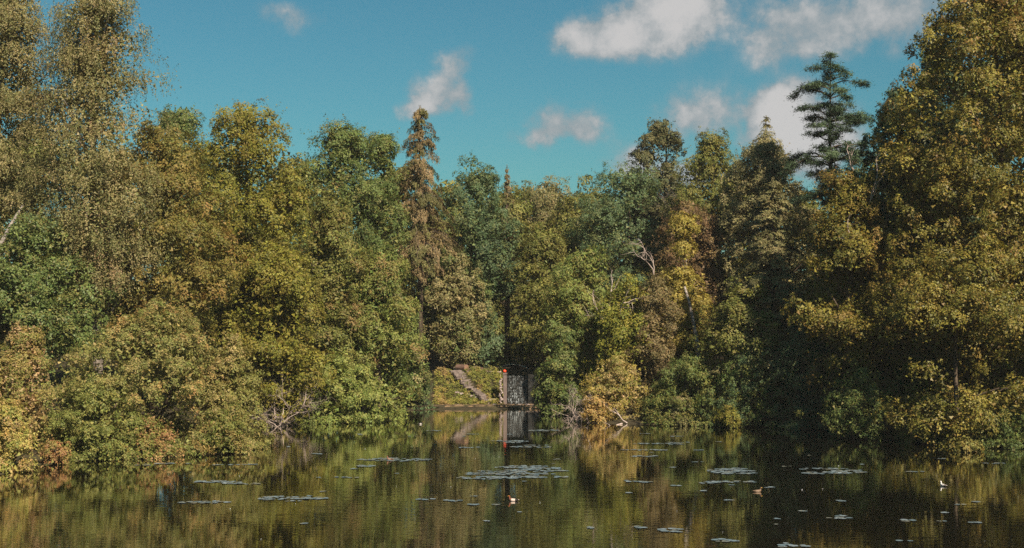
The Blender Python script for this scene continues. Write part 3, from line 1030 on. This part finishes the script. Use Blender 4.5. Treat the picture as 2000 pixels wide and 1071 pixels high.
# bare twiggy crown on the skyline
rng = np.random.default_rng(206)
X, Y = (1328 - 1000) / F * 147, 147
o = tag(empty('bare_tree', (X, Y, tz(X, Y))), 'leafless twiggy tree on the skyline beside the flat-headed pine', 'tree')
mb = MB()
limb_tubes(mb, np.array([X, Y, tz(X, Y)]), at(1328, 400, Y), .22, [], rng)
mb.build('trunk', M_BARKGREY, o, smooth=True)
for c in range(9):
    mb = MB()
    twig(mb, at(1328 + rng.normal(0, 5), 425, Y), (rng.normal(0, .5), rng.normal(0, .3), 1.1), 2.6, .05, rng, 3, kids=3, spread=.4)
    mb.build('branch', M_BARKGREY, o, smooth=True)

# pale leaning trunks seen in front of foliage
rng = np.random.default_rng(207)
for lab, pts, r in [
    ('pale leaning trunk in front of the golden tree', [(1362, 672, 112.9), (1354, 630, 113.0), (1346, 590, 113.1), (1337, 560, 113.3)], .17),
    ('white birch trunk leaning in from the left edge', [(-45, 560, 92.5), (-15, 500, 92.8), (5, 470, 93), (22, 438, 93.4), (45, 400, 93.8)], .17)]:
    mb = MB()
    P = [at(*q_) for q_ in pts]
    g0 = P[0] + [(.25 if P[0][0] > 0 else -1.2), .2, 0]
    g0[2] = tz(g0[0], g0[1]) - .2
    mb.tube([g0] + P, [r * 1.3] + list(np.linspace(r, r * .5, len(P))), 9)
    tag(mb.build('leaning_trunk', M_BIRCHBARK, None, smooth=True), lab, 'tree trunk')

# ------------------------------------------------------------------ cascade, steps and embankment
CW0, CW1 = at(990, 800, 121.5)[0], at(1031, 800, 121.5)[0]
root = tag(empty('cascade_wall', ((CW0 + CW1) / 2, 121.8, 0)), 'dark wet stepped stone cascade in the middle of the far shore', 'cascade')
rng = np.random.default_rng(301)
NC = 11
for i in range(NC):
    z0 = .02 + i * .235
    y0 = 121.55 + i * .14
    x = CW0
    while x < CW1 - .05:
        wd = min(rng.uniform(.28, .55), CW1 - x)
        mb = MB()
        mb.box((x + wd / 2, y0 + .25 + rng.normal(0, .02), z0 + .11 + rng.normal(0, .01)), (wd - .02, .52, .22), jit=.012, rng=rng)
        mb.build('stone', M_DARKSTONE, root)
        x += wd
m, nt, p, out = mat_new('falling_water')
p.inputs['Base Color'].default_value = (.42, .45, .45, 1)
p.inputs['Roughness'].default_value = .25
M_FALL = m
mb = MB()
for i in range(NC):
    z1, y1 = .02 + i * .235 + .225, 121.55 + i * .14
    for j in range((30, 30, 26, 24, 22, 20, 18, 14, 10, 8, 12)[i]):
        x = CW0 + (CW1 - CW0) * (rng.beta(2.0, 2.6))
        wd = rng.uniform(.006, .018)
        h = rng.uniform(.05, .24)
        zt_ = z1 + .01
        mb.box((x, y1 - .035 + rng.normal(0, .012), zt_ - h / 2), (wd, .012, h), jit=.006, rng=rng)
        if rng.uniform() < .5:
            mb.box((x + rng.normal(0, .05), y1 + .06, zt_ + .006), (wd * 2.5, rng.uniform(.06, .12), .014), jit=.006, rng=rng)
tag(mb.build('falling_water', M_FALL), 'white water trickling down the stone cascade', 'waterfall', kind='stuff')
me = bpy.data.meshes.new('stream')
me.from_pydata([(CW0, 123.3, 2.62), (CW1, 123.3, 2.62), (CW1, 134, 2.62), (CW0, 134, 2.62)], [], [(0, 1, 2, 3)])
tag(link('stream', me, M_WATER), 'narrow water channel feeding the cascade', kind='structure')

# pillar left of the fall, dark wall right of it
pc = at(986.5, 765, 121.5)
mb = MB()
mb.box((pc[0], 121.55, 1.35), (.30, .42, 2.9), jit=.012, rng=rng)
o = tag(empty('stone_pillar', (pc[0], 121.55, 0)), 'tall grey pillar at the left side of the cascade', 'pillar')
mb.build('shaft', M_PILLAR, o)
mb = MB()
mb.box((pc[0], 121.55, 2.87), (.38, .5, .14), jit=.012, rng=rng)
mb.build('cap_stone', M_PILLAR, o)
mb = MB(); mb.lump((pc[0] - .04, 121.45, 3.08), (.30, .30, .28), 5, amp=.08)
o2 = tag(mb.build('marker_ball', None, None, smooth=True), 'bright orange-red ball on top of the grey pillar', 'marker')
m, nt, p, out = mat_new('orange_red_paint')
p.inputs['Base Color'].default_value = (.85, .07, .015, 1)
p.inputs['Roughness'].default_value = .45
o2.data.materials.append(m)
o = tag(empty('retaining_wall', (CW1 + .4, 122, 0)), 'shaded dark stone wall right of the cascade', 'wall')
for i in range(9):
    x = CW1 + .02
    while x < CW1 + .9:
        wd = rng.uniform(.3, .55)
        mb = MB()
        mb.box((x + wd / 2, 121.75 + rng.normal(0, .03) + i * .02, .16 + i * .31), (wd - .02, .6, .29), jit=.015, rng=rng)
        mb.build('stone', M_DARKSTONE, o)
        x += wd

# white edging stones down the embankment, left of the pillar
o = tag(empty('stone_edging', (at(980, 790, 121.4)[0], 121.5, 0)), 'ragged line of pale stones between the green slope and the pillar', 'stone edging')
for i in range(17):
    u = i / 16
    c = at(977.5 + rng.normal(0, 1.6), 741 + 53 * u, 121.2 + .25 * (1 - u))
    mb = MB()
    mb.lump(c, (rng.uniform(.16, .34), .35, rng.uniform(.14, .24)), 400 + i, n=8, m=5)
    mb.build('stone', M_STONE, o, smooth=False)

# embankment slope: steps in two flights
A, B = at(886, 738, 125.2), at(953, 792, 121.5)
A[2], B[2] = 2.75, .28
dirv = B - A
rz = math.atan2(dirv[1], dirv[0])
root = tag(empty('stone_steps', (B[0], B[1], 0)), 'pinkish stone steps running diagonally down the green slope', 'steps')
NS = 20
for i in range(NS):
    u = (i + .5) / NS
    c = A + dirv * u
    wide = (1.25 if u < .5 else .85) * rng.uniform(.85, 1.1)
    c = c + np.array([rng.normal(0, .05) + (.25 if u > .5 else 0), -.12, 0])
    nb = 2 if i % 3 else 1
    for k in range(nb):
        mb = MB()
        off = (k - (nb - 1) / 2) * wide / nb
        ce = c + np.array([-math.sin(rz), math.cos(rz), 0]) * off
        mb.box((ce[0], ce[1], max(c[2], tz(c[0], c[1]) + .08) + rng.normal(0, .008)), (.30, wide / nb - .025, .17), rz=rz + rng.normal(0, .03), jit=.012, rng=rng)
        mb.build('step', M_SLAB, root)
# kerb line of flat stones bounding the landing
o = tag(empty('stone_kerb', at(905, 769, 122.8)), 'pale flat kerb stones at the landing between the two flights of steps', 'kerb')
for i in range(6):
    c = at(893 + i * 9.5, 769.5, 122.9 - i * .1)
    c[2] = tz(c[0], c[1]) + .12
    mb = MB(); mb.box(c, (.38, .28, .13), rz=rng.normal(0, .08), jit=.015, rng=rng)
    mb.build('stone', M_STONE, o)

# slope plants
lv = Leaves(rng)
n = 1500
px_, py_ = rng.uniform(848, 984, n), rng.uniform(732, 801, n)
Yv = 121.0 + 4.0 * np.clip((800 - py_) / 66, 0, 1)
Xs = (px_ - 1000) / F * Yv
# keep the steps clear
dx, dy = Xs - A[0], Yv - A[1]
ln2 = np.hypot(dirv[0], dirv[1])
perp = np.abs(-dirv[1] * dx + dirv[0] * dy) / ln2
along = (dirv[0] * dx + dirv[1] * dy) / ln2
ok = (perp > .42 + rng.normal(0, .16, len(perp))) | (along > ln2 + .1)
ok &= (Xs < CW0 - .35)
Xs, Yv = Xs[ok], Yv[ok]
Zs = terrain(Xs, Yv)
n = len(Xs)
Pc = np.c_[Xs, Yv, Zs + rng.uniform(.04, .5, n) * (.6 + .6 * np.abs(np.sin(Xs * 2.1 + Yv)))]
cols = pick([(156, 146, 70), (138, 136, 62), (166, 146, 80)], n, rng)
sel = Wob(rng, 2.4, 8)(Pc) + rng.normal(0, .3, n)
cols[sel > .35] = pick([(116, 118, 54), (128, 124, 60)], int((sel > .35).sum()), rng)
cols[sel < -.5] = pick([(160, 132, 84), (150, 126, 78)], int((sel < -.5).sum()), rng)
discs(lv, Pc, np.c_[rng.normal(0, .35, n), rng.normal(-.55, .3, n), np.ones(n)], rng.uniform(.14, .3, n), 16, .11, .6, .4, .12, .5, cols)
o = lv.build('slope_plants', None, M_LEAF)
tag(o, 'sunlit yellow-green plants covering the slope around the stone steps', 'ground cover', kind='stuff')

# mud strip
lab = 'low brown mud strip along the far waterline'
n = 60
xs = np.linspace(at(745, 800, 119)[0], at(1100, 800, 120)[0], n)
mb = MB()
for i in range(n):
    w_ = .5 + .25 * math.sin(i * .7) + rng.uniform(0, .15)
    y0 = 120.1 if xs[i] > -6.3 else 118.9 + (xs[i] + 10.5) * .28
    mb.v += [np.array([xs[i], y0 - w_, -.03]), np.array([xs[i], y0, .2 + rng.uniform(0, .05)]), np.array([xs[i], y0 + 1.3, .3])]
for i in range(n - 1):
    for k in range(2):
        mb.face((i * 3 + k, (i + 1) * 3 + k, (i + 1) * 3 + k + 1, i * 3 + k + 1))
tag(mb.build('mud_bank', noise_material('mud', [(112, 88, 64), (142, 116, 86), (160, 132, 100)], 3, bump=.4), None, smooth=True), lab, kind='structure')

# boulders at the foot of the fall
spots = [(968, 799, .5), (985, 798, .35), (997, 797, .42), (1006, 799, .3), (1014, 796, .5), (1022, 799, .38), (1031, 797, .55), (1040, 799, .4), (1049, 796, .5), (1058, 799, .35), (1068, 798, .45), (1079, 799, .3),
         (893, 797, .42), (905, 798, .34), (884, 799, .3)]
for i, (px, py, s_) in enumerate(spots):
    c = at(px, py, 120.8)
    mb = MB()
    mb.lump((c[0], 120.75 + rng.uniform(-.2, .3), .08 + s_ * .15), (s_ * 1.15, s_, s_ * .7), 500 + i)
    left = px < 920
    tag(mb.build('boulder', M_STONE, None), 'pale boulder at the water below the stone steps' if left else 'pale boulder at the foot of the cascade', 'boulder',
        'boulders below the steps' if left else 'boulders below the cascade')

# on top of the embankment: log, brushwood pile, rail, footbridge
def log_thing(name, label, a, b_, r, cat='log'):
    o = tag(empty(name, (a + b_) / 2 - [0, 0, r]), label, cat)
    mb = MB()
    u = np.linspace(0, 1, 6)[:, None]
    mb.tube(a + (b_ - a) * u, [r * 1.04, r, r * .98, r, r * 1.0, r * 1.03], 14)
    mb.build('bark', M_LOG, o, smooth=False)
    d = unit(a - b_)
    mb = MB()
    mb.tube([a + d * .004, a + d * .02], [r * .95, r * .93], 14)
    mb.build('cut_face', M_LOGEND, o)
    return o


zt_ = 2.86
lx = at(909, 720, 125.6)[0]
log_thing('cut_log', 'thick cut log with an orange-brown face at the top of the steps', np.array([lx + .1, 125.2, zt_ + .33]), np.array([lx - .7, 125.9, zt_ + .31]), .30)
o = tag(empty('log_bed', (lx - .2, 125.4, zt_ - .2)), 'pale block under the thick cut log', 'block')
mb = MB(); mb.box((lx - .2, 125.45, zt_ - .07), (1.0, .5, .24), jit=.015, rng=rng); mb.build('slab', M_STONE, o)
o = tag(empty('brushwood_pile', at(932, 727, 125.8)), 'low pinkish pile of cut branches between the log and the rail', 'brushwood pile')
for i in range(26):
    c = at(rng.uniform(920, 946), 726, 125.8)
    mb = MB()
    hgt = zt_ + rng.uniform(.0, .32)
    a = np.array([c[0] - .35, 125.7 + rng.normal(0, .2), hgt + rng.normal(0, .05)])
    mb.tube([a, a + [.35, rng.normal(0, .1), .04], a + [.7, rng.normal(0, .15), rng.normal(0, .05)]], [.045, .04, .03], 6)
    mb.build('cut_branch', M_LOG, o)
o = tag(empty('rail_fence', at(962, 727, 125.5)), 'short pale wooden rail between the brushwood and the pillar', 'rail')
ra, rb = at(946, 727, 125.3), at(979, 727, 124.2)
mb = MB(); mb.tube([ra, (ra + rb) / 2 + [0, 0, .02], rb], [.05, .05, .05], 8); mb.build('rail', M_PALEWOOD, o, smooth=True)
for u in (.06, .94):
    c = ra + (rb - ra) * u
    mb = MB(); mb.tube([[c[0], c[1] + .06, tz(c[0], c[1]) - .1], [c[0], c[1] + .06, c[2] + .08]], [.06, .055], 8); mb.build('post', M_PALEWOOD, o)
o = tag(empty('rail_fence', at(890, 718, 126)), 'short wooden rail left of the thick cut log', 'rail')
ra, rb = at(886, 719, 126), at(903, 715, 125.9)
for dz in (0, -.28):
    mb = MB(); mb.tube([ra + [0, 0, dz], rb + [0, 0, dz]], [.045, .045], 8); mb.build('rail', M_PALEWOOD, o, smooth=True)
for u in (.1, .9):
    c = ra + (rb - ra) * u
    mb = MB(); mb.tube([[c[0], c[1] + .06, tz(c[0], c[1]) - .1], [c[0], c[1] + .06, c[2] + .06]], [.05, .05], 8); mb.build('post', M_PALEWOOD, o)
a = at(872, 728, 124.6)
mb = MB(); mb.tube([[a[0], 124.6, tz(a[0], 124.6) - .2], [a[0] + .03, 124.6, a[2] - .3], [a[0] + .02, 124.6, a[2]]], [.07, .065, .05], 7)
tag(mb.build('wooden_post', M_LOG), 'weathered wooden post at the top left of the steps', 'post')

o = tag(empty('footbridge', at(1001, 728, 127)), 'arched footbridge with a thin pale curved handrail above the cascade', 'footbridge')
u = np.linspace(0, 1, 15)
for yy in (126.6, 127.7):
    pts = np.array([at(970 + 63 * q_, 721 - 9 * (1 - (2 * q_ - 1) ** 2), 126.6) for q_ in u])
    pts[:, 1] = yy
    mb = MB(); mb.tube(pts, [.030] * 15, 6); hr = mb.build('handrail', M_PALEWOOD if yy < 127 else M_BARK, o, smooth=True)
    for q_ in (0, 3, 7, 11, 14):
        c = pts[q_]
        mb = MB(); mb.tube([[c[0], yy + .001, c[2] - .85], [c[0], yy + .001, c[2] - .02]], [.03, .03], 6); mb.build('baluster', M_BARK, hr)
for k in range(14):
    q_ = (k + .5) / 14
    c = at(970 + 63 * q_, 721 - 9 * (1 - (2 * q_ - 1) ** 2), 126.6)
    mb = MB(); mb.box((c[0], 127.15, c[2] - .86), (.19, 1.25, .05), jit=.004, rng=rng); mb.build('plank', M_BARK, o)
for lab, px, py, Y, ln in [('short pale board lying on the lower slope beside the steps', 968, 779.5, 121.6, 1.0), ('short pale board in the shade right of the cascade', 1056, 779.5, 121.3, .5)]:
    c = at(px, py, Y)
    mb = MB(); mb.box((c[0], c[1] - .1, c[2]), (ln, .12, .05), jit=.004, rng=rng)
    tag(mb.build('board', M_PALEWOOD), lab, 'board')
for lab, px, Y, top, hw, sd in [('dark undergrowth behind the left end of the footbridge', 965, 134, 672, 40, 331), ('dark undergrowth behind the right end of the footbridge', 1035, 135, 668, 45, 332),
                                ('dark undergrowth in the hollow behind the middle of the footbridge', 1000, 139, 650, 40, 333)]:
    shrub('bush', lab, px, Y, top, 722, hw, GREEN, sd, dens=.7)
# shaded ivy right of the wall
shrub('bush', 'dark ivy bush on the shaded wall right of the cascade', 1068, 123.2, 735, 798, 26, GREEN, 330, clump=.35)

# ------------------------------------------------------------------ haze volume, added to lift the dark tones
mb = MB()
mb.box((0, 0, 17), (5600, 5600, 44))
hz = mb.build('haze', None)
m = bpy.data.materials.new('shadow_lift_haze')
m.use_nodes = True
m.node_tree.nodes.clear()
vo = m.node_tree.nodes.new('ShaderNodeVolumePrincipled')
vo.inputs['Color'].default_value = (.86, .82, .78, 1)
vo.inputs['Density'].default_value = HAZE
mo = m.node_tree.nodes.new('ShaderNodeOutputMaterial')
m.node_tree.links.new(vo.outputs[0], mo.inputs['Volume'])
hz.data.materials.append(m)
tag(hz, 'thin pale haze volume added over the pond to lift dark tones', kind='stuff')

# ------------------------------------------------------------------ floating leaves
m, nt, p, out = mat_new('lily_pad')
a = nt.nodes.new('ShaderNodeAttribute'); a.attribute_name = 'tint'
nt.links.new(a.outputs['Color'], p.inputs['Base Color'])
p.inputs['Roughness'].default_value = .38
p.inputs['Specular IOR Level'].default_value = .8
M_PAD = m


def pads(name, label, rects, seed, dens=1.0, group=None, kind='stuff', cat='lily pads', cols=((112, 126, 130), (98, 114, 118), (124, 134, 136), (112, 112, 100))):  # blue-grey tints put the sky's reflection into the pad colour
    """One drift of floating pads: rects are photo extents px0, px1, py0, py1 on the water."""
    rng = np.random.default_rng(seed)
    mb = MB()
    for (x0, x1, y0, y1) in rects:
        cx, cy, hx, hy = (x0 + x1) / 2, (y0 + y1) / 2, (x1 - x0) / 2, (y1 - y0) / 2 * .65 + .3
        a, b_ = on_water(cx - hx, cy), on_water(cx + hx, cy)
        c, d = on_water(cx, cy - hy), on_water(cx, cy + hy)
        wx, wy = (b_ - a)[0] / 2, (c - d)[1] / 2
        ctr = on_water(cx, cy)
        n = max(3, int(wx * wy * pi * 19 * dens))
        wob = Wob(rng, 1.2, 6)
        for i in range(n):
            r, th = math.sqrt(rng.uniform()), rng.uniform(0, 6.28)
            q_ = ctr + np.array([r * math.cos(th) * wx, r * math.sin(th) * wy, 0])
            if wob(q_[None] * np.array([.55, 2.4, 1]))[0] < -.55 + .75 * r:
                continue
            pr = rng.uniform(.09, .19)
            base = len(mb.v)
            rot = rng.uniform(0, 6.28)
            tx, ty = rng.normal(0, .035, 2)
            for k in range(9):
                an = rot + .25 + (2 * pi - .5) * k / 8
                ox, oy = pr * math.cos(an), pr * math.sin(an)
                mb.v.append(q_ + [ox, oy, .012 + abs(ox * tx + oy * ty) + rng.uniform(0, .012)])
            mb.v.append(q_ + [0, 0, .010])
            cc = tuple(lin(cols[rng.integers(len(cols))]) * rng.normal(1, .12))
            for k in range(8):
                mb.face((base + 9, base + k, base + k + 1), cc)
    return tag(mb.build(name, M_PAD, None, attr=True), label, cat, group, kind)


PADS = [
    ('widest drift of lily pads in the middle of the pond', [(905, 1145, 912, 940), (960, 1100, 908, 922), (895, 1010, 930, 938)]),
    ('broad drift of lily pads on the right half of the pond', [(1358, 1535, 908, 928), (1380, 1480, 912, 930)]),
    ('greyish drift of lily pads joining the broad right-hand drift at its right', [(1540, 1690, 912, 930)]),
    ('lily pad drift left of the middle with a duck on it', [(700, 840, 894, 903), (690, 735, 909, 913)]),
    ('compact oval lily pad drift in the lower middle', [(838, 905, 975, 982)]),
    ('long lily pad streak in the lower left of the pond', [(350, 470, 979, 986), (500, 640, 966, 983)]),
    ('lily pad streak just above the long lower left one', [(330, 470, 938, 946), (440, 515, 943, 947)]),
    ('grey lily pad streak in front of the low bushes at left', [(250, 505, 904, 912)]),
    ('lily pad drift at the lower right of the middle', [(1228, 1280, 1026, 1036), (1290, 1345, 1031, 1042)]),
    ('lily pad streak below the widest drift', [(918, 1010, 954, 960)]),
    ('lily pad drift at the bottom edge right of the middle', [(1390, 1455, 1053, 1060), (1470, 1590, 1064, 1070)]),
    ('thin lily pad streaks below the broad right-hand drift', [(1368, 1470, 937, 950), (1455, 1485, 940, 944)]),
    ('small lily pad patch at the lower right', [(1610, 1665, 1008, 1015), (1755, 1790, 1015, 1022)]),
    ('thin lily pad streaks far out in front of the cascade', [(1010, 1090, 836, 846), (960, 1060, 860, 864)]),
    ('long thin row of lily pads behind the widest drift', [(890, 1120, 872, 877), (1000, 1020, 880, 883)]),
    ('thin lily pad streaks off the straw-pink bush', [(1210, 1300, 877, 882), (1225, 1310, 890, 895)]),
    ('small lily pad patch right of the widest drift', [(1225, 1275, 938, 944), (1120, 1150, 914, 918)]),
]
for i, (lab, rects) in enumerate(PADS):
    pads('lily_pad_drift', lab, rects, 600 + i)
rng = np.random.default_rng(640)
sc = []
for i in range(120):
    px, py = rng.uniform(560, 1960), 832 + 235 * rng.beta(1.1, 1.7)
    if px > 1500 and py < 890 or px < 700 and py < 860:
        continue
    w_ = rng.uniform(5, 22) * (1 + 1.6 * (rng.uniform() < .25))
    hh_ = rng.uniform(.3, 1.3)
    sc.append((px - w_, px + w_, py - hh_, py + hh_))
pads('floating_leaves', 'scattered small floating leaves all over the pond', sc, 641, .8)

# floating white feathers
rng = np.random.default_rng(650)
lv = Leaves(rng)
n = 30
Pq = np.array([on_water(rng.uniform(200, 1980), rng.uniform(860, 1068)) for _ in range(n)]) + [0, 0, .03]
lv.add(Pq, rng.normal(0, .4, (n, 3)) + [0, -.4, 1], rng.uniform(.04, .09, n), rng.uniform(.03, .05, n), np.full((n, 3), .75))
tag(lv.build('floating_feathers', None, M_LEAF), 'tiny white feathers dotted over the water', 'feathers', kind='stuff')

# ------------------------------------------------------------------ ducks
M_DUCK = leaf_material('plumage', 0.0, .2, .7)


def duck(label, px, py, heading, seed, body, breast, head, flank, size=1.0):
    """One continuous loft from tail over back, breast and neck to the bill."""
    c = on_water(px, py)
    rings = [  # along, up, half width, half height, colour
        (-.30, .105, .004, .004, body), (-.26, .10, .035, .018, flank), (-.20, .085, .075, .045, body), (-.10, .07, .105, .075, body),
        (.02, .065, .115, .085, flank), (.11, .075, .10, .085, flank), (.17, .10, .075, .075, breast), (.20, .14, .05, .055, breast),
        (.205, .185, .036, .040, breast), (.21, .225, .034, .038, head), (.222, .258, .042, .044, head), (.25, .272, .038, .038, head),
        (.278, .265, .020, .018, (190, 150, 60)), (.31, .255, .020, .010, (196, 152, 60)), (.335, .252, .006, .004, (180, 140, 60))]
    mb = MB()
    n = 12
    pts = np.array([[r[0], 0, r[1]] for r in rings])
    tg = unit(np.gradient(pts, axis=0))
    ch, sh = math.cos(heading), math.sin(heading)
    for i, r in enumerate(rings):
        upv = np.array([-tg[i][2], 0, tg[i][0]])
        for j in range(n):
            a = 2 * pi * j / n
            q_ = (pts[i] + np.array([0, 1, 0]) * r[2] * math.cos(a) + upv * r[3] * math.sin(a)) * size
            mb.v.append(c + np.array([q_[0] * ch - q_[1] * sh, q_[0] * sh + q_[1] * ch, q_[2] - .02]))
    for i in range(len(rings) - 1):
        for j in range(n):
            j2 = (j + 1) % n
            mb.face((i * n + j, i * n + j2, (i + 1) * n + j2, (i + 1) * n + j), tuple(lin(rings[i + 1][4])))
    mb.face(tuple(range(n))[::-1], tuple(lin(body)))
    mb.face(tuple((len(rings) - 1) * n + j for j in range(n)), tuple(lin(rings[-1][4])))
    tag(mb.build('duck', M_DUCK, None, smooth=True, attr=True), label, 'duck', 'ducks on the pond')


BR, DK, WH = (96, 72, 56), (46, 40, 38), (226, 218, 210)
duck('reddish-headed duck with pale flank swimming in the lower middle of the pond', 1003, 979, radians(165), 1, DK, (110, 74, 58), (128, 66, 44), (214, 190, 176), .9)
duck('white-breasted duck on the dark water far right', 1843, 950, radians(115), 2, (120, 108, 100), WH, WH, (200, 190, 182), .85)
duck('brown duck just below the broad right-hand lily drift', 1479, 961, radians(10), 3, (104, 84, 66), (120, 96, 76), (96, 72, 56), (130, 108, 88), .8)
duck('brown duck resting on the lily pads left of the middle', 762, 899, radians(150), 4, BR, (140, 104, 84), (120, 82, 64), (150, 118, 100), .85)
duck('tiny far white-flanked duck in front of the mud shore', 821, 829, radians(20), 5, DK, DK, DK, (170, 160, 152), .7)
